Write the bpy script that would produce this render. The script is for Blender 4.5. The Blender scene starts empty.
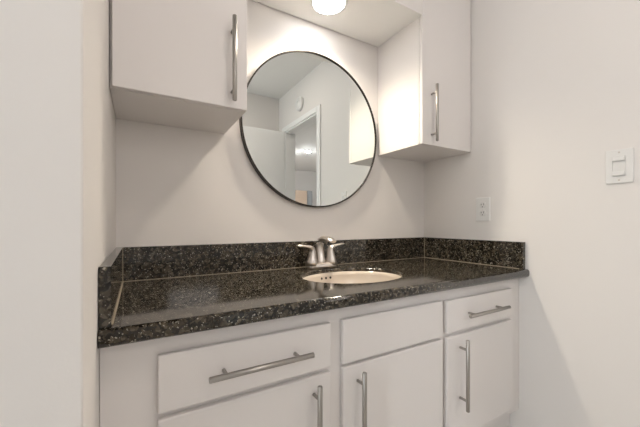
import bpy, bmesh, math
from mathutils import Vector, Matrix

# ------------------------------------------------------------ camera, light
scene = bpy.context.scene
COL = scene.collection
CEIL, SOFF = 2.48, 1.933          # room ceiling, alcove soffit
XL, XR = -0.0650, 1.457           # alcove side walls
YB = -2.222                       # wall opposite the mirror

cam_data = bpy.data.cameras.new('camera')
cam_data.sensor_width = 36.0
cam_data.lens = 310.6 / 640 * 36
cam_data.shift_y = 9.5 / 640
cam_data.clip_start = 0.02
cam = bpy.data.objects.new('camera', cam_data)
cam.location = (0, -1.27, 1.0)
cam.rotation_euler = (math.radians(90), 0, math.radians(-30.4))
COL.objects.link(cam)
scene.camera = cam

world = bpy.data.worlds.new('world')
scene.world = world
world.use_nodes = True
wn = world.node_tree
sky = wn.nodes.new('ShaderNodeTexSky')
sky.sky_type = 'HOSEK_WILKIE'
sky.turbidity = 4
sky.sun_direction = Vector((-0.3, 0.5, 0.8)).normalized()
wn.links.new(sky.outputs[0], wn.nodes['Background'].inputs[0])
wn.nodes['Background'].inputs[1].default_value = 0.4

view = scene.view_settings
view.view_transform = 'Standard'
view.look = 'None'
view.exposure = 0.36
view.gamma = 1.0
view.use_curve_mapping = False

def spot_light(name, loc, direction, angle, blend, radius, power, color):
    d = bpy.data.lights.new(name, 'SPOT')
    d.spot_size = math.radians(angle)
    d.spot_blend = blend
    d.shadow_soft_size = radius
    d.energy = power
    d.color = color
    o = bpy.data.objects.new(name, d)
    o.location = loc
    o.rotation_euler = Vector(direction).to_track_quat('-Z', 'Y').to_euler()
    COL.objects.link(o)
    return o

def area_light(name, loc, rot, sx, sy, power, color, shape='RECTANGLE'):
    d = bpy.data.lights.new(name, 'AREA')
    d.shape = shape
    d.size, d.size_y = sx, sy
    d.energy = power
    d.color = color
    o = bpy.data.objects.new(name, d)
    o.location = loc
    o.rotation_euler = rot
    COL.objects.link(o)
    return o

# fill light at two unseen windows, both added to brighten the room
area_light('added_window_fill', (-3.34, -1.62, 1.50), (0, math.radians(-90), 0), 0.95, 1.25, 43, (0.85, 0.93, 0.98))
area_light('added_window_fill', (0.52, YB - 0.14, 1.70), (math.radians(90), 0, 0), 0.56, 0.85, 5.5, (1.0, 0.94, 0.90))  # warmer fill at the added window facing the vanity
ADDED_LAMP = 14.5       # emission strength of the unseen ceiling lamp added as fill
ALCOVE_LAMP = 17.0     # emission strength of the light above the mirror
HALL_LAMP = 650.0
ALCOVE_BEAM = 43.0     # watts of the downward beam of the light above the mirror
ALCOVE_COLOR = (1.0, 0.875, 0.70)

# ------------------------------------------------------------ materials
def mat(name, color, rough=0.5, metal=0.0, bump=0.0, bump_scale=200.0, coat=0.0, spec=0.5):
    m = bpy.data.materials.new(name)
    m.use_nodes = True
    nt = m.node_tree
    b = nt.nodes['Principled BSDF']
    b.inputs['Base Color'].default_value = (*color, 1)
    b.inputs['Roughness'].default_value = rough
    b.inputs['Metallic'].default_value = metal
    b.inputs['Specular IOR Level'].default_value = spec
    b.inputs['Coat Weight'].default_value = coat
    if bump:
        tc = nt.nodes.new('ShaderNodeTexCoord')
        n = nt.nodes.new('ShaderNodeTexNoise')
        n.inputs['Scale'].default_value = bump_scale
        n.inputs['Detail'].default_value = 3
        bp = nt.nodes.new('ShaderNodeBump')
        bp.inputs['Strength'].default_value = bump
        bp.inputs['Distance'].default_value = 0.001
        nt.links.new(tc.outputs['Object'], n.inputs['Vector'])
        nt.links.new(n.outputs['Fac'], bp.inputs['Height'])
        nt.links.new(bp.outputs['Normal'], b.inputs['Normal'])
    return m

def brushed(name, color, rough, stretch):
    m = mat(name, color, rough, 1.0)
    nt = m.node_tree
    b = nt.nodes['Principled BSDF']
    tc = nt.nodes.new('ShaderNodeTexCoord')
    mp = nt.nodes.new('ShaderNodeMapping')
    mp.inputs['Scale'].default_value = stretch
    n = nt.nodes.new('ShaderNodeTexNoise')
    n.inputs['Scale'].default_value = 1.0
    n.inputs['Detail'].default_value = 4
    r = nt.nodes.new('ShaderNodeMapRange')
    r.inputs['To Min'].default_value = rough - 0.08
    r.inputs['To Max'].default_value = rough + 0.12
    nt.links.new(tc.outputs['Object'], mp.inputs['Vector'])
    nt.links.new(mp.outputs['Vector'], n.inputs['Vector'])
    nt.links.new(n.outputs['Fac'], r.inputs['Value'])
    nt.links.new(r.outputs['Result'], b.inputs['Roughness'])
    return m

def emit(name, color, strength):
    m = bpy.data.materials.new(name)
    m.use_nodes = True
    b = m.node_tree.nodes['Principled BSDF']
    b.inputs['Base Color'].default_value = (0.9, 0.9, 0.9, 1)
    b.inputs['Emission Color'].default_value = (*color, 1)
    b.inputs['Emission Strength'].default_value = strength
    return m

def granite(name):
    m = bpy.data.materials.new(name)
    m.use_nodes = True
    nt = m.node_tree
    L = nt.links.new
    b = nt.nodes['Principled BSDF']
    tc = nt.nodes.new('ShaderNodeTexCoord')
    def noise(scale, detail=3, rough=0.6):
        n = nt.nodes.new('ShaderNodeTexNoise')
        n.inputs['Scale'].default_value = scale
        n.inputs['Detail'].default_value = detail
        n.inputs['Roughness'].default_value = rough
        L(tc.outputs['Object'], n.inputs['Vector'])
        return n
    def ramp(src, p0, p1):
        r = nt.nodes.new('ShaderNodeMapRange')
        r.inputs['From Min'].default_value = p0
        r.inputs['From Max'].default_value = p1
        L(src, r.inputs['Value'])
        return r.outputs['Result']
    def mix(fac, a, c):
        x = nt.nodes.new('ShaderNodeMix')
        x.data_type = 'RGBA'
        L(fac, x.inputs['Factor'])
        if isinstance(a, tuple): x.inputs['A'].default_value = (*a, 1)
        else: L(a, x.inputs['A'])
        x.inputs['B'].default_value = (*c, 1)
        return x.outputs['Result']
    def cells(scale, squash=0.0):
        v = nt.nodes.new('ShaderNodeTexVoronoi')
        v.inputs['Scale'].default_value = scale
        w = nt.nodes.new('ShaderNodeMix')          # break the cells up
        w.data_type = 'VECTOR'
        w.inputs['Factor'].default_value = 0.012
        L(tc.outputs['Object'], w.inputs['A'])
        L(noise(90, 3).outputs['Color'], w.inputs['B'])
        L(w.outputs['Result'], v.inputs['Vector'])
        sp = nt.nodes.new('ShaderNodeSeparateColor')
        L(v.outputs['Color'], sp.inputs[0])
        return sp.outputs
    # black ground with brown clouds, grey-brown crystals and a few pale flecks
    c = mix(ramp(noise(30).outputs['Fac'], 0.42, 0.66), (0.007, 0.0065, 0.005), (0.022, 0.016, 0.009))
    big = cells(95)
    c = mix(ramp(big[0], 0.55, 1.25), c, (0.125, 0.104, 0.075))
    mid = cells(190)
    c = mix(ramp(mid[1], 0.80, 1.20), c, (0.21, 0.18, 0.135))
    fine = cells(420)
    c = mix(ramp(fine[2], 0.960, 0.968), c, (0.42, 0.39, 0.33))
    L(c, b.inputs['Base Color'])
    b.inputs['Roughness'].default_value = 0.08
    b.inputs['IOR'].default_value = 1.55
    return m

def planks(name):
    m = mat(name, (0.35, 0.26, 0.18), 0.45)
    nt = m.node_tree
    b = nt.nodes['Principled BSDF']
    tc = nt.nodes.new('ShaderNodeTexCoord')
    br = nt.nodes.new('ShaderNodeTexBrick')
    br.inputs['Scale'].default_value = 1.0
    br.inputs['Brick Width'].default_value = 1.2
    br.inputs['Row Height'].default_value = 0.15
    br.inputs['Mortar Size'].default_value = 0.002
    br.inputs['Color1'].default_value = (0.74, 0.71, 0.67, 1)
    br.inputs['Color2'].default_value = (0.68, 0.65, 0.61, 1)
    br.inputs['Mortar'].default_value = (0.5, 0.47, 0.44, 1)
    nt.links.new(tc.outputs['Object'], br.inputs['Vector'])
    nt.links.new(br.outputs['Color'], b.inputs['Base Color'])
    return m

WALL = mat('wall_paint', (0.815, 0.783, 0.755), 0.65, bump=0.15, bump_scale=250)
CEILING = mat('ceiling_paint', (0.88, 0.875, 0.86), 0.8)
TRIMW = mat('trim_paint', (0.90, 0.90, 0.89), 0.4)
CAB = mat('cabinet_paint', (0.82, 0.79, 0.775), 0.38, bump=0.04, bump_scale=60)
SOFFIT = mat('soffit_paint', (0.92, 0.91, 0.89), 0.6)
GRANITE = granite('black_granite')
NICKEL = brushed('brushed_nickel', (0.40, 0.38, 0.355), 0.30, (15, 600, 600))
NICKEL_V = brushed('brushed_nickel_upright', (0.40, 0.38, 0.355), 0.30, (600, 600, 15))
SATIN = mat('satin_nickel', (0.66, 0.615, 0.57), 0.30, 1.0)
BRONZE = mat('dark_bronze', (0.035, 0.030, 0.026), 0.35, 0.7)
MIRROR = mat('mirror_glass', (0.81, 0.845, 0.83), 0.0, 1.0)
PORCELAIN = mat('bisque_porcelain', (0.64, 0.57, 0.49), 0.12, coat=0.3)
DARK = mat('dark_hole', (0.01, 0.01, 0.01), 0.6)
CHROME = mat('chrome', (0.75, 0.75, 0.75), 0.12, 1.0)
CAULK = mat('caulk', (0.30, 0.25, 0.18), 0.5)
PLASTIC = mat('white_plastic', (0.82, 0.81, 0.79), 0.3)
PLASTIC2 = mat('white_plastic_greyer', (0.78, 0.77, 0.75), 0.25)  # slightly darker, glossier white for small fittings
LENS = emit('lamp_lens', (1.0, 0.98, 0.96), ALCOVE_LAMP)
ADDED_LENS = emit('added_lamp_glass', (1.0, 0.86, 0.77), ADDED_LAMP)  # glowing glass of the added, unseen ceiling lamp
HALL_LENS = emit('hall_lamp_lens', (0.98, 0.98, 1.0), HALL_LAMP)
FLOOR = planks('floor_planks')
TAN = mat('tan_panel', (0.62, 0.47, 0.36), 0.5)
GREYP = mat('grey_panel', (0.30, 0.31, 0.32), 0.4)

# ------------------------------------------------------------ mesh helpers
def box(bm, x0, x1, y0, y1, z0, z1, bev=0.0, seg=2):
    r = bmesh.ops.create_cube(bm, size=1.0)
    vs = r['verts']
    bmesh.ops.scale(bm, vec=(abs(x1 - x0), abs(y1 - y0), abs(z1 - z0)), verts=vs)
    bmesh.ops.translate(bm, vec=((x0 + x1) / 2, (y0 + y1) / 2, (z0 + z1) / 2), verts=vs)
    if bev:
        es = list({e for v in vs for e in v.link_edges})
        bmesh.ops.bevel(bm, geom=es, offset=bev, segments=seg, affect='EDGES', profile=0.5)

def sweep(bm, pts, radii, n=16, up=(0, 1, 0), smooth=True):
    """tube through pts; radii are (a, b) half sizes across `side` and `up`-ish axes"""
    pts = [Vector(p) for p in pts]
    rings = []
    for i, p in enumerate(pts):
        t = (pts[min(i + 1, len(pts) - 1)] - pts[max(i - 1, 0)]).normalized()
        u = Vector(up)
        u = (u - t * u.dot(t))
        if u.length < 1e-4:
            u = Vector((1, 0, 0)) - t * t.x
        u.normalize()
        s = t.cross(u)
        a, b = radii[i] if isinstance(radii[i], tuple) else (radii[i], radii[i])
        rings.append([bm.verts.new(p + s * a * math.cos(k * 2 * math.pi / n) + u * b * math.sin(k * 2 * math.pi / n)) for k in range(n)])
    for i in range(len(rings) - 1):
        for k in range(n):
            f = bm.faces.new((rings[i][k], rings[i][(k + 1) % n], rings[i + 1][(k + 1) % n], rings[i + 1][k]))
            f.smooth = smooth
    bm.faces.new(rings[0][::-1])
    bm.faces.new(rings[-1])

def lathe(bm, prof, center, axis='z', n=48, smooth=True, sx=1.0, sy=1.0):
    """revolve (r, h) profile; axis z up, or y (towards the viewer = -y), or x (towards -x)"""
    cx, cy, cz = center
    rings = []
    for r, h in prof:
        ring = []
        for k in range(n):
            a = 2 * math.pi * k / n
            p, q = r * sx * math.cos(a), r * sy * math.sin(a)
            if axis == 'z': co = (cx + p, cy + q, cz + h)
            elif axis == 'y': co = (cx + p, cy - h, cz + q)
            else: co = (cx - h, cy - p, cz + q)
            ring.append(bm.verts.new(co))
        rings.append(ring)
    for i in range(len(rings) - 1):
        for k in range(n):
            f = bm.faces.new((rings[i][k], rings[i][(k + 1) % n], rings[i + 1][(k + 1) % n], rings[i + 1][k]))
            f.smooth = smooth
    return rings

def cap(bm, ring):
    bm.faces.new(ring)

def obj(name, bm, m, parent=None, origin=(0, 0, 0), label=None):
    bmesh.ops.recalc_face_normals(bm, faces=bm.faces[:])
    o0 = Vector(origin)
    if o0.length:
        bmesh.ops.translate(bm, vec=-o0, verts=bm.verts[:])
    me = bpy.data.meshes.new(name)
    bm.to_mesh(me)
    bm.free()
    me.materials.append(m)
    o = bpy.data.objects.new(name, me)
    COL.objects.link(o)
    if parent is not None:
        o.parent = parent
        base = Vector((0, 0, 0))
        q = parent
        while q is not None:
            base += q.location
            q = q.parent
        o.location = o0 - base
    else:
        o.location = o0
    if label: o['label'] = label
    return o

def thing(name, label, cat, loc, group=None):
    o = bpy.data.objects.new(name, None)
    o.empty_display_size = 0.05
    o.location = loc
    o['label'] = label
    o['category'] = cat
    if group: o['group'] = group
    COL.objects.link(o)
    return o

def struct(name, bm, m, label=None):
    o = obj(name, bm, m)
    o['kind'] = 'structure'
    if label: o['label'] = label
    return o

def B(): return bmesh.new()

def sbox(name, m, *a, **k):
    bm = B(); box(bm, *a, **k); return struct(name, bm, m)

# ------------------------------------------------------------ room shell
XW, XH = -3.2, 4.6               # far left of the room, far side of the hall
HY0, HY1 = -6.6, -0.9            # hall beyond the doorway
DY0, DY1, DZ = -2.05, -1.296, 2.045   # doorway in the right wall
sbox('floor', FLOOR, XW - .1, XH + .1, HY0 - .1, 0.1, -0.1, 0)
sbox('ceiling', CEILING, XW - .1, XH + .1, HY0 - .1, 0.1, CEIL, CEIL + .1)
sbox('wall_back', WALL, XL, XR, 0, 0.1, 0, CEIL)
sbox('wall_left', WALL, XL - .10, XL, -0.733, 0.1, 0, CEIL, bev=0.003)
sbox('wall_front_left', WALL, XW, XL - .10, -0.733, -0.65, 0, CEIL)
bm = B()
box(bm, XR, XR + .12, DY1, 0.1, 0, CEIL)
box(bm, XR, XR + .12, YB - .1, DY0, 0, CEIL)
box(bm, XR, XR + .12, DY0, DY1, DZ, CEIL)
struct('wall_right', bm, WALL)
vx0, vx1, vz0, vz1 = 0.22, 0.82, 1.25, 2.15
bm = B()
box(bm, XW, vx0, YB - .1, YB, 0, CEIL)
box(bm, vx1, XR, YB - .1, YB, 0, CEIL)
box(bm, vx0, vx1, YB - .1, YB, 0, vz0)
box(bm, vx0, vx1, YB - .1, YB, vz1, CEIL)
struct('wall_opposite', bm, WALL)
# unseen window opposite the vanity, added as a source of fill
bm = B()
for a in ((vx0, vx0 + .05, vz0, vz1), (vx1 - .05, vx1, vz0, vz1), (vx0, vx1, vz0, vz0 + .05), (vx0, vx1, vz1 - .05, vz1), (vx0, vx1, 1.68, 1.72)):
    box(bm, a[0], a[1], YB - .07, YB - .03, a[2], a[3])
struct('added_window_2', bm, TRIMW)
wy0, wy1, wz0, wz1 = -2.10, -1.14, 0.85, 2.15
bm = B()
box(bm, XW - .1, XW, YB - .1, wy0, 0, CEIL)
box(bm, XW - .1, XW, wy1, -0.65, 0, CEIL)
box(bm, XW - .1, XW, wy0, wy1, 0, wz0)
box(bm, XW - .1, XW, wy0, wy1, wz1, CEIL)
struct('wall_far_left', bm, WALL)
# unseen window at the far left, added to light the right wall
bm = B()
for a in ((wy0, wy0 + .05, wz0, wz1), (wy1 - .05, wy1, wz0, wz1), (wy0, wy1, wz0, wz0 + .05), (wy0, wy1, wz1 - .05, wz1), (-1.64, -1.60, wz0, wz1)):
    box(bm, XW - .07, XW - .03, a[0], a[1], a[2], a[3])
struct('added_window_1', bm, TRIMW)
# soffit over the alcove, its front flush with the cabinet doors
sbox('soffit', SOFFIT, 0.3015, 1.0985, -0.302, -0.004, SOFF, SOFF + .002)
sbox('soffit_fascia', CAB, 0.3015, 1.0985, -0.302, -0.284, SOFF + .002, CEIL)
# doorway casing and jamb
bm = B()
for sx in ((XR - .014, XR), (XR + .12, XR + .134)):
    box(bm, sx[0], sx[1], DY1, DY1 + .062, 0, DZ + .050, bev=.003)
    box(bm, sx[0], sx[1], DY0 - .062, DY0, 0, DZ + .050, bev=.003)
    box(bm, sx[0], sx[1], DY0, DY1, DZ, DZ + .050, bev=.003)
box(bm, XR, XR + .12, DY1 - .016, DY1, 0, DZ)
box(bm, XR, XR + .12, DY0, DY0 + .016, 0, DZ)
box(bm, XR, XR + .12, DY0, DY1, DZ - .016, DZ)
struct('trim_1', bm, TRIMW)
bm = B()
box(bm, 0.72, XR - .016, DY0 - .028, DY0 + .008, 0.012, 2.04, bev=.002)
d1 = struct('door_1', bm, TRIMW)
bm = B()
lathe(bm, [(0.001, 0), (.030, 0), (.030, .006), (.012, .010), (.011, .035), (.026, .045), (.028, .058), (.018, .068), (.001, .070)], (0.785, DY0 + .008, 0.95), 'y', 24)
for v in bm.verts: v.co.y = 2 * (DY0 + .008) - v.co.y
obj('door_knob', bm, SATIN, d1)
# baseboards
sbox('baseboard_right', TRIMW, XR - .012, XR, DY1 + .062, -0.60, 0, .09, bev=.002)
sbox('baseboard_opposite', TRIMW, XW, XR, YB, YB + .012, 0, .09, bev=.002)
sbox('baseboard_left', TRIMW, XW, XL, -0.745, -0.733, 0, .09, bev=.002)
# hall beyond the doorway
sbox('wall_hall_near', WALL, XR + .12, XH, HY1, HY1 + .1, 0, CEIL)
sbox('wall_hall_side', WALL, XH, XH + .1, HY0, HY1 + .1, 0, CEIL)
sbox('wall_hall_end', WALL, XR, XH, HY0 - .1, HY0, 0, CEIL)
sbox('wall_hall_inner', WALL, XR, XR + .12, HY0, YB - .1, 0, CEIL)

# ------------------------------------------------------------ bar pull
PULL = 0.256
def bar_pull(parent, c, horiz, yface):
    """bar of 12 mm on two posts, standing off the face yface; c = bar centre (x, z)"""
    bm = B()
    yb = yface - 0.033
    h = PULL / 2
    cx, cz = c
    def cyl(p0, p1, r, n=20):
        d = (Vector(p1) - Vector(p0)).normalized()
        p0v, p1v = Vector(p0), Vector(p1)
        e = 0.0012
        sweep(bm, [p0v, p0v + d * .0001, p0v + d * e, p1v - d * e, p1v - d * .0001, p1v],
              [r - e, r - e, r, r, r - e, r - e], n, up=(0, 1, 0) if abs(d.y) < .5 else (1, 0, 0))
    if horiz:
        cyl((cx - h, yb, cz), (cx + h, yb, cz), .0068)
        ends = [(cx - .090, cz), (cx + .090, cz)]
    else:
        cyl((cx, yb, cz - h), (cx, yb, cz + h), .0068)
        ends = [(cx, cz - .092), (cx, cz + .092)]
    for ex, ez in ends:
        cyl((ex, yface, ez), (ex, yb, ez), .0045, 14)
    return obj('bar_pull', bm, NICKEL if horiz else NICKEL_V, parent, origin=(cx, yface, cz), label='brushed nickel bar pull')

def slab(name, parent, x0, x1, z0, z1, yf, th=.018, bev=.0025):
    bm = B()
    box(bm, x0, x1, yf, yf + th, z0, z1, bev=bev)
    return obj(name, bm, CAB, parent, origin=((x0 + x1) / 2, yf + th, z0))

# ------------------------------------------------------------ wall cabinets
CZ0, CZ1 = 1.357, 2.44
def wall_cabinet(x0, x1, dx0, dx1, px, label):
    t = thing('wall_cabinet', label, 'wall cabinet', ((x0 + x1) / 2, 0, CZ0), 'pair of white wall cabinets')
    bm = B()
    yf, yb = -0.282, -0.001
    box(bm, x0, x0 + .018, yf, yb, CZ0, CZ1, bev=.001)
    box(bm, x1 - .018, x1, yf, yb, CZ0, CZ1, bev=.001)
    box(bm, x0 + .018, x1 - .018, yf, yb, CZ0, CZ0 + .018)
    box(bm, x0 + .018, x1 - .018, yf, yb, CZ1 - .018, CZ1)
    box(bm, x0 + .018, x1 - .018, yb - .006, yb, CZ0 + .018, CZ1 - .018)
    box(bm, x0 + .018, x1 - .018, yf + .02, yb - .006, 1.80, 1.818)
    obj('body', bm, CAB, t)
    d = slab('door', t, dx0, dx1, CZ0, CZ1, -0.302, .0185)
    bar_pull(d, (px, 1.4965), False, -0.302)
    return t
wall_cabinet(XL + .001, 0.300, -0.058, 0.300, 0.2515,
             'white wall cabinet on the left with its long pull beside the round mirror')
wall_cabinet(1.100, XR - .002, 1.100, 1.452, 1.158,
             'white wall cabinet on the right against the wall with the outlet')

# ------------------------------------------------------------ vanity cabinet
FF = -0.529       # face frame
DF = -0.545       # door and drawer fronts
VZ0, VZ1 = 0.177, 0.765
van = thing('vanity_cabinet', 'white painted vanity cabinet with drawers and doors under the granite counter', 'vanity cabinet', ((XL + XR) / 2, -0.25, 0))
bm = B()
a, b_ = XL + .001, XR - .001
box(bm, a, a + .018, FF + .019, -0.002, VZ0, VZ1)
box(bm, b_ - .018, b_, FF + .019, -0.002, VZ0, VZ1)
box(bm, a + .018, b_ - .018, FF + .019, -0.002, VZ0, VZ0 + .018)
box(bm, a + .018, b_ - .018, -0.008, -0.002, VZ0 + .018, VZ1)
obj('body', bm, CAB, van)
bm = B()
y0, y1 = FF, FF + .019
box(bm, a, .050, y0, y1, VZ0, VZ1)
box(bm, .450, .512, y0, y1, VZ0, VZ1)
box(bm, .918, .960, y0, y1, VZ0, VZ1)
box(bm, 1.362, b_, y0, y1, VZ0, VZ1)
for xa, xb in ((.050, .450), (.512, .918), (.960, 1.362)):
    box(bm, xa, xb, y0, y1, .705, VZ1)
    box(bm, xa, xb, y0, y1, .578, .615)
    box(bm, xa, xb, y0, y1, VZ0, .225)
obj('face_frame', bm, CAB, van)
bm = B()
box(bm, a, b_, -0.490, -0.475, 0.0, VZ0)
obj('toe_kick', bm, CAB, van)
yth = FF - DF - .0005
d = slab('drawer', van, .036, .461, .602, .724, DF, yth, .003)
bar_pull(d, (.2596, .6633), True, DF)
slab('false_drawer_front', van, .501, .928, .599, .7255, DF, yth, .003)
d = slab('drawer', van, .950, 1.373, .604, .722, DF, yth, .003)
bar_pull(d, (1.163, .662), True, DF)
d = slab('door', van, .036, .461, .207, .589, DF, yth, .003)
bar_pull(d, (.406, .450), False, DF)
d = slab('door', van, .501, .928, .207, .589, DF, yth, .003)
bar_pull(d, (.552, .450), False, DF)
d = slab('door', van, .950, 1.377, .207, .589, DF, yth, .003)
bar_pull(d, (1.021, .451), False, DF)

# ------------------------------------------------------------ countertop
CT, CB = 0.800, 0.766
SX, SY, SA, SB = 0.72, -0.295, 0.21, 0.168        # sink cut-out
ctr = thing('countertop', 'polished black speckled granite countertop with low splashes along the walls', 'countertop', ((XL + XR) / 2, -0.28, CB))
bm = B()
x0, x1, yb, yf = XL + .001, XR - .001, -0.001, -0.560
N = 64
rect = [(x0, yf), (x1, yf), (x1, yb), (x0, yb)]
def ring_edges(co, z):
    vs = [bm.verts.new((p[0], p[1], z)) for p in co]
    return vs, [bm.edges.new((vs[i], vs[(i + 1) % len(vs)])) for i in range(len(vs))]
ell = [(SX + SA * math.cos(2 * math.pi * k / N), SY + SB * math.sin(2 * math.pi * k / N)) for k in range(N)]
ell2 = [(SX + (SA - .003) * math.cos(2 * math.pi * k / N), SY + (SB - .003) * math.sin(2 * math.pi * k / N)) for k in range(N)]
ell3 = [(SX + (SA + .022) * math.cos(2 * math.pi * k / N), SY + (SB + .022) * math.sin(2 * math.pi * k / N)) for k in range(N)]
top_o, e1 = ring_edges(rect, CT)
top_i, e2 = ring_edges(ell, CT)
bmesh.ops.triangle_fill(bm, use_beauty=True, use_dissolve=False, edges=e1 + e2)
bot_o, e3 = ring_edges(rect, CB)
bot_i, e4 = ring_edges(ell3, CB)
bmesh.ops.triangle_fill(bm, use_beauty=True, use_dissolve=False, edges=e3 + e4)
mid_i = [bm.verts.new((p[0], p[1], CT - .004)) for p in ell2]
low_i = [bm.verts.new((p[0], p[1], CT - .014)) for p in ell2]
low_o = [bm.verts.new((p[0], p[1], CT - .014)) for p in ell3]
for k in range(N):
    k2 = (k + 1) % N
    f = bm.faces.new((top_i[k], top_i[k2], mid_i[k2], mid_i[k])); f.smooth = True
    f = bm.faces.new((mid_i[k], mid_i[k2], low_i[k2], low_i[k])); f.smooth = True
    bm.faces.new((low_i[k], low_i[k2], low_o[k2], low_o[k]))
    bm.faces.new((low_o[k], low_o[k2], bot_i[k2], bot_i[k]))
# eased, rounded front edge
prof = [(yf, CT)]
r = .011
for k in range(1, 6):
    q = k / 5 * math.pi / 2
    prof.append((yf - r * math.sin(q) - .001, CT - r + r * math.cos(q)))
for k in range(0, 6):
    q = k / 5 * math.pi / 2
    prof.append((yf - r * math.cos(q) - .001, CB + r - r * math.sin(q)))
prof.append((yf, CB))
L_, R_ = [], []
for i, (y, z) in enumerate(prof):
    if i == 0: l, rr = top_o[0], top_o[1]
    elif i == len(prof) - 1: l, rr = bot_o[0], bot_o[1]
    else:
        l, rr = bm.verts.new((x0, y, z)), bm.verts.new((x1, y, z))
    L_.append(l); R_.append(rr)
for i in range(len(prof) - 1):
    f = bm.faces.new((L_[i], L_[i + 1], R_[i + 1], R_[i])); f.smooth = True
bm.faces.new(L_ + [bot_o[3], top_o[3]])
bm.faces.new(R_ + [bot_o[2], top_o[2]])
bm.faces.new((top_o[2], top_o[3], bot_o[3], bot_o[2]))
obj('slab', bm, GRANITE, ctr)
SZ = 0.917
bm = B(); box(bm, XL + .0225, XR - .0225, -0.020, -0.001, CT, SZ, bev=.0012); obj('backsplash', bm, GRANITE, ctr)
for xa, xb in ((XL + .001, XL + .021), (XR - .021, XR - .001)):
    bm = B(); box(bm, xa, xb, -0.556, -0.001, CT, SZ, bev=.0012); obj('side_splash', bm, GRANITE, ctr)
bm = B()
box(bm, XL + .021, XR - .021, -0.0220, -0.020, CT, CT + .0018)
box(bm, XL + .021, XL + .0235, -0.54, -0.0225, CT, CT + .0025)
box(bm, XR - .0235, XR - .021, -0.54, -0.0225, CT, CT + .0025)
box(bm, XL + .021, XL + .0225, -0.0225, -0.020, CT, SZ)
box(bm, XR - .0225, XR - .021, -0.0225, -0.020, CT, SZ)
obj('caulk_line', bm, CAULK, ctr, label='thin tan line of caulk where the splashes meet')

# ------------------------------------------------------------ sink
snk = thing('sink', 'oval bisque undermount sink set in the granite counter', 'sink', (SX, SY, CB - .15))
prof = []
D_ = 0.135
SRIM = CT - .0145
for k in range(0, 13):
    q = k / 12
    prof.append((1.0 - 0.0 if k == 0 else math.cos(q * math.pi / 2) ** 0.55, -D_ * math.sin(q * math.pi / 2) ** 1.05))
prof = [(p if p > .09 else .09, h) for p, h in prof]
bm = B()
rim = [(1.08, -.004), (1.08, 0), (1.0, 0)]
full = rim + prof[1:]
rings = lathe(bm, full, (SX, SY, SRIM), 'z', 64, True, SA - .003, SB - .003)
# outer shell so that the bowl has thickness
out = [(p + .05, h - .010) for p, h in prof]
rings2 = lathe(bm, [(1.08, -.004)] + out[1:], (SX, SY, SRIM), 'z', 64, True, SA - .003, SB - .003)
cap(bm, rings2[-1])
obj('basin', bm, PORCELAIN, snk)
bm = B()
lathe(bm, [(.001, .006), (.016, .006), (.019, .003), (.026, .002), (.026, -.004), (.001, -.004)], (SX, SY, SRIM - D_ + .001), 'z', 32)
obj('drain', bm, CHROME, snk, label='chrome drain')
# overflow holes in the back of the bowl
def bowl_pt(th, depth):
    # point on the inner surface at angle th and depth below the rim
    s = (depth / D_) ** (1 / 1.05)
    q = math.asin(min(1, s))
    rr = math.cos(q) ** 0.55
    return Vector((SX + (SA - .003) * rr * math.cos(th), SY + (SB - .003) * rr * math.sin(th), SRIM - depth))
for th in (math.radians(103), math.radians(96.5), math.radians(90)):
    p = bowl_pt(th, .022)
    nrm = (Vector((SX, SY, CT - .03)) - p).normalized()
    bm = B()
    sweep(bm, [p - nrm * .003, p + nrm * .0012], [.0052, .0052], 16, up=(0, 0, 1))
    obj('overflow_hole', bm, DARK, snk, label='small dark round overflow hole')

# ------------------------------------------------------------ faucet
FX, FY = 0.707, -0.078
fau = thing('faucet', 'brushed nickel two-handle faucet standing behind the sink', 'faucet', (FX, FY, CT))
bm = B()
# oblong base plate
def stadium(hx, hy, n=12):
    pts = []
    for k in range(n + 1):
        q = -math.pi / 2 + math.pi * k / n
        pts.append((hx - hy + hy * math.cos(q), hy * math.sin(q)))
    for k in range(n + 1):
        q = math.pi / 2 + math.pi * k / n
        pts.append((-hx + hy + hy * math.cos(q), hy * math.sin(q)))
    return pts
prev = None
for hx, hy, z in ((.077, .026, CT + .0002), (.077, .026, CT + .012), (.074, .0235, CT + .018), (.068, .018, CT + .023), (.058, .011, CT + .026)):
    ringv = [bm.verts.new((FX + p, FY + q, z)) for p, q in stadium(hx, hy)]
    if prev:
        for k in range(len(ringv)):
            f = bm.faces.new((prev[k], prev[(k + 1) % len(ringv)], ringv[(k + 1) % len(ringv)], ringv[k])); f.smooth = True
    else:
        bm.faces.new(ringv[::-1])
    prev = ringv
bm.faces.new(prev)
obj('base_plate', bm, SATIN, fau)
for s in (-1, 1):
    bm = B()
    # flared conical hub that sweeps out into a flat lever
    pts = [(s * .0515, 0, .012), (s * .050, 0, .030), (s * .049, 0, .046), (s * .0475, 0, .062), (s * .046, 0, .076), (s * .049, 0, .087),
           (s * .060, 0, .0945), (s * .078, -.001, .098), (s * .100, -.002, .102), (s * .118, -.003, .1035), (s * .123, -.003, .1035)]
    rad = [(.028, .027), (.026, .025), (.0215, .021), (.0175, .0180), (.0150, .0160), (.0125, .0150), (.0085, .0140), (.0062, .0130), (.0052, .0115), (.0042, .0085), (.0015, .003)]
    if s > 0: pass
    sweep(bm, [(FX + p[0], FY + p[1], CT + p[2]) for p in pts], rad, 20, up=(0, 1, 0))
    obj('handle', bm, SATIN, fau)
bm = B()
pts = [(0, .004, .012), (0, .007, .030), (0, .012, .060), (0, .015, .085), (0, .012, .108), (0, .001, .126), (0, -.022, .134),
       (0, -.050, .134), (0, -.074, .129), (0, -.092, .123), (0, -.098, .1205)]
rad = [(.024, .022), (.0215, .019), (.0195, .0160), (.0185, .0145), (.0185, .0135), (.0195, .0125), (.0205, .0115),
       (.0210, .0105), (.0205, .0095), (.0180, .0080), (.0130, .0050)]
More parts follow.
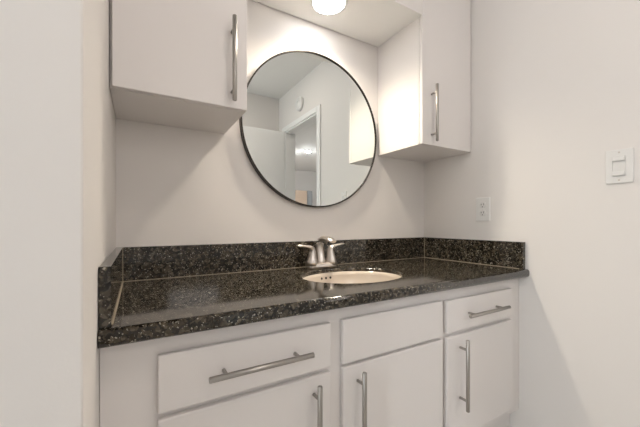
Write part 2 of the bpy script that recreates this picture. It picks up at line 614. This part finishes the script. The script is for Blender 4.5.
sweep(bm, [(FX + p[0], FY + p[1], CT + p[2]) for p in pts], rad, 22, up=(0, -.6, .8))
obj('spout', bm, SATIN, fau)
bm = B()
lathe(bm, [(.001, .0), (.0035, 0), (.0035, .075), (.006, .077), (.006, .084), (.001, .086)], (FX, FY + .040, CT + .001), 'z', 16)
obj('lift_rod', bm, SATIN, fau)

# ------------------------------------------------------------ round mirror
MX, MZ, MR = 0.7165, 1.4300, 0.3570
mir = thing('mirror', 'round wall mirror with thin dark metal frame over the sink', 'mirror', (MX, 0, MZ - MR))
bm = B()
prof = [(MR - .006, .0015), (MR, .0015), (MR, .0245), (MR - .001, .0255), (MR - .005, .0255), (MR - .006, .0245), (MR - .006, .0015)]
lathe(bm, prof, (MX, 0, MZ), 'y', 128, False)
o = obj('frame', bm, BRONZE, mir)
for p in o.data.polygons: p.use_smooth = False
bm = B()
rr = lathe(bm, [(MR - .0062, .003), (MR - .0062, .020)], (MX, 0, MZ), 'y', 128, False)
cap(bm, rr[0]); cap(bm, rr[1])
obj('glass', bm, MIRROR, mir)

# ------------------------------------------------------------ alcove ceiling light
LX, LY = 0.70, -0.152
t = thing('ceiling_light', 'glowing round light set in the soffit above the round mirror', 'ceiling light', (LX, LY, SOFF))
bm = B()
lathe(bm, [(.068, -.0002), (.079, -.0002), (.079, -.0012), (.077, -.0025), (.070, -.0028), (.068, -.002), (.068, -.0002)], (LX, LY, SOFF), 'z', 64)
obj('trim_ring', bm, PLASTIC, t)
bm = B()
rr = lathe(bm, [(.0675, -.0005), (.0670, -.002), (.062, -.003), (.050, -.0038), (.025, -.0043), (.003, -.0045)], (LX, LY, SOFF), 'z', 64)
cap(bm, rr[0]); cap(bm, rr[-1])
obj('lens', bm, LENS, t, label='glowing white lens')
spot_light('ceiling_light_beam', (LX, LY, SOFF - .012), (0, 0, -1), 142, 1.0, .055, ALCOVE_BEAM, ALCOVE_COLOR)

# ------------------------------------------------------------ outlet
def rbox(bm, x0, x1, y0, y1, z0, z1, bev=.0015): box(bm, x0, x1, y0, y1, z0, z1, bev=bev, seg=2)
OY, OZ = -0.365, 1.067
t = thing('outlet', 'white duplex outlet on the right wall above the counter', 'outlet', (XR, OY, OZ - .057))
bm = B(); rbox(bm, XR - .006, XR - .0002, OY - .035, OY + .035, OZ - .057, OZ + .057, .002); obj('plate', bm, PLASTIC, t)
for s in (-1, 1):
    zc = OZ + s * .0195
    bm = B()
    rings = lathe(bm, [(.0165, .0), (.0165, .0075), (.0155, .0082)], (XR - .0003, OY, zc), 'x', 32, False)
    cap(bm, rings[0]); cap(bm, rings[-1])
    for v in bm.verts: v.co.z = max(min(v.co.z, zc + .0135), zc - .0135)
    rcp = obj('receptacle', bm, PLASTIC2, t)
    bm = B()
    box(bm, XR - .0088, XR - .0080, OY - .0074, OY - .0050, zc - .0005, zc + .0085)
    box(bm, XR - .0088, XR - .0080, OY + .0050, OY + .0074, zc - .0005, zc + .0075)
    rg = lathe(bm, [(.0026, .0080), (.0026, .0088)], (XR, OY, zc - .0075), 'x', 12, False)
    cap(bm, rg[0]); cap(bm, rg[1])
    obj('slots', bm, DARK, rcp, label='three dark slots')
bm = B()
rg = lathe(bm, [(.003, .0055), (.003, .0068), (.002, .0072)], (XR, OY, OZ), 'x', 16, False); cap(bm, rg[0]); cap(bm, rg[-1])
obj('screw', bm, PLASTIC2, t)

# ------------------------------------------------------------ light switch
WY, WZ = -0.8625, 1.1985
t = thing('light_switch', 'white wall switch plate with a sliding control on the right wall', 'light switch', (XR, WY, WZ - .06))
bm = B(); rbox(bm, XR - .0062, XR - .0002, WY - .0365, WY + .0365, WZ - .059, WZ + .059, .002); obj('plate', bm, PLASTIC, t)
bm = B()
for ya, yb_, za, zb in ((WY - .0178, WY - .0166, WZ - .0345, WZ + .0345), (WY + .0166, WY + .0178, WZ - .0345, WZ + .0345),
                        (WY - .0166, WY + .0166, WZ + .0333, WZ + .0345), (WY - .0166, WY + .0166, WZ - .0345, WZ - .0333)):
    box(bm, XR - .0080, XR - .0062, ya, yb_, za, zb)
obj('frame', bm, PLASTIC2, t)
bm = B(); box(bm, XR - .0072, XR - .0060, WY - .016, WY + .016, WZ - .018, WZ + .019); obj('recess', bm, PLASTIC2, t)
bm = B(); rbox(bm, XR - .0135, XR - .0060, WY - .0162, WY + .0162, WZ + .019, WZ + .0325, .0012); obj('rocker', bm, PLASTIC, t)
bm = B(); rbox(bm, XR - .0120, XR - .0060, WY - .0162, WY + .0162, WZ - .0325, WZ - .018, .0012); obj('slider', bm, PLASTIC, t)
for s in (-1, 1):
    bm = B()
    rg = lathe(bm, [(.003, .0055), (.003, .0070), (.002, .0074)], (XR, WY, WZ + s * .0485), 'x', 16, False); cap(bm, rg[0]); cap(bm, rg[-1])
    obj('screw', bm, SATIN, t, label='small metal screw head')

# ------------------------------------------------------------ smoke alarm over the doorway (seen in the mirror)
AY, AZ = -1.648, 2.232
t = thing('smoke_alarm', 'round white smoke alarm on the wall over the doorway, seen in the mirror', 'smoke alarm', (XR, AY, AZ))
bm = B()
rg = lathe(bm, [(.072, .0005), (.072, .022), (.066, .030), (.050, .034), (.047, .030), (.040, .030), (.037, .036), (.002, .037)], (XR, AY, AZ), 'x', 48)
cap(bm, rg[0]); cap(bm, rg[-1])
obj('case', bm, PLASTIC, t)
bm = B()
rg = lathe(bm, [(.010, .036), (.010, .040), (.008, .041)], (XR, AY, AZ + .012), 'x', 20); cap(bm, rg[0]); cap(bm, rg[-1])
obj('test_button', bm, PLASTIC2, t)

# ------------------------------------------------------------ added fill lamp behind the camera and hall lights
def round_lamp(name, x, y, z, r, lensm, label, cat, group=None):
    t = thing(name, label, cat, (x, y, z), group)
    bm = B()
    lathe(bm, [(r, -.0005), (r + .02, -.0005), (r + .02, -.004), (r + .014, -.010), (r, -.011), (r, -.0005)], (x, y, z), 'z', 48)
    obj('trim_ring', bm, PLASTIC, t)
    bm = B()
    rr = lathe(bm, [(r - .0005, -.001), (r - .0005, -.010), (r * .9, -.020), (r * .6, -.028), (r * .05, -.032)], (x, y, z), 'z', 48)
    cap(bm, rr[0]); cap(bm, rr[-1])
    obj('lens', bm, lensm, t)
round_lamp('added_ceiling_lamp', 0.74, -1.38, CEIL, .17, ADDED_LENS, 'unseen flush round lamp added to fill the room with light', 'ceiling lamp')  # out-of-view lamp, added only for its fill light
round_lamp('hall_light', 3.02, -4.40, CEIL, .055, HALL_LENS, 'brighter recessed light on the ceiling through the doorway in the mirror', 'ceiling light', 'recessed lights through the doorway')
round_lamp('hall_light', 2.72, -4.75, CEIL, .045, HALL_LENS, 'dimmer recessed light by the door casing in the mirror', 'ceiling light', 'recessed lights through the doorway')
t = thing('hall_cabinet', 'tan panelled cabinet in the hall, low in the mirror', 'cabinet', (3.2, HY0 + .3, 0))
bm = B(); box(bm, 2.3, 3.9, HY0 + .003, HY0 + .5, 0, 1.86, bev=.004); obj('body', bm, TAN, t)
bm = B(); box(bm, 3.9, 4.05, HY0 + .003, HY0 + .52, 0, 1.86, bev=.004); obj('end_panel', bm, GREYP, t)
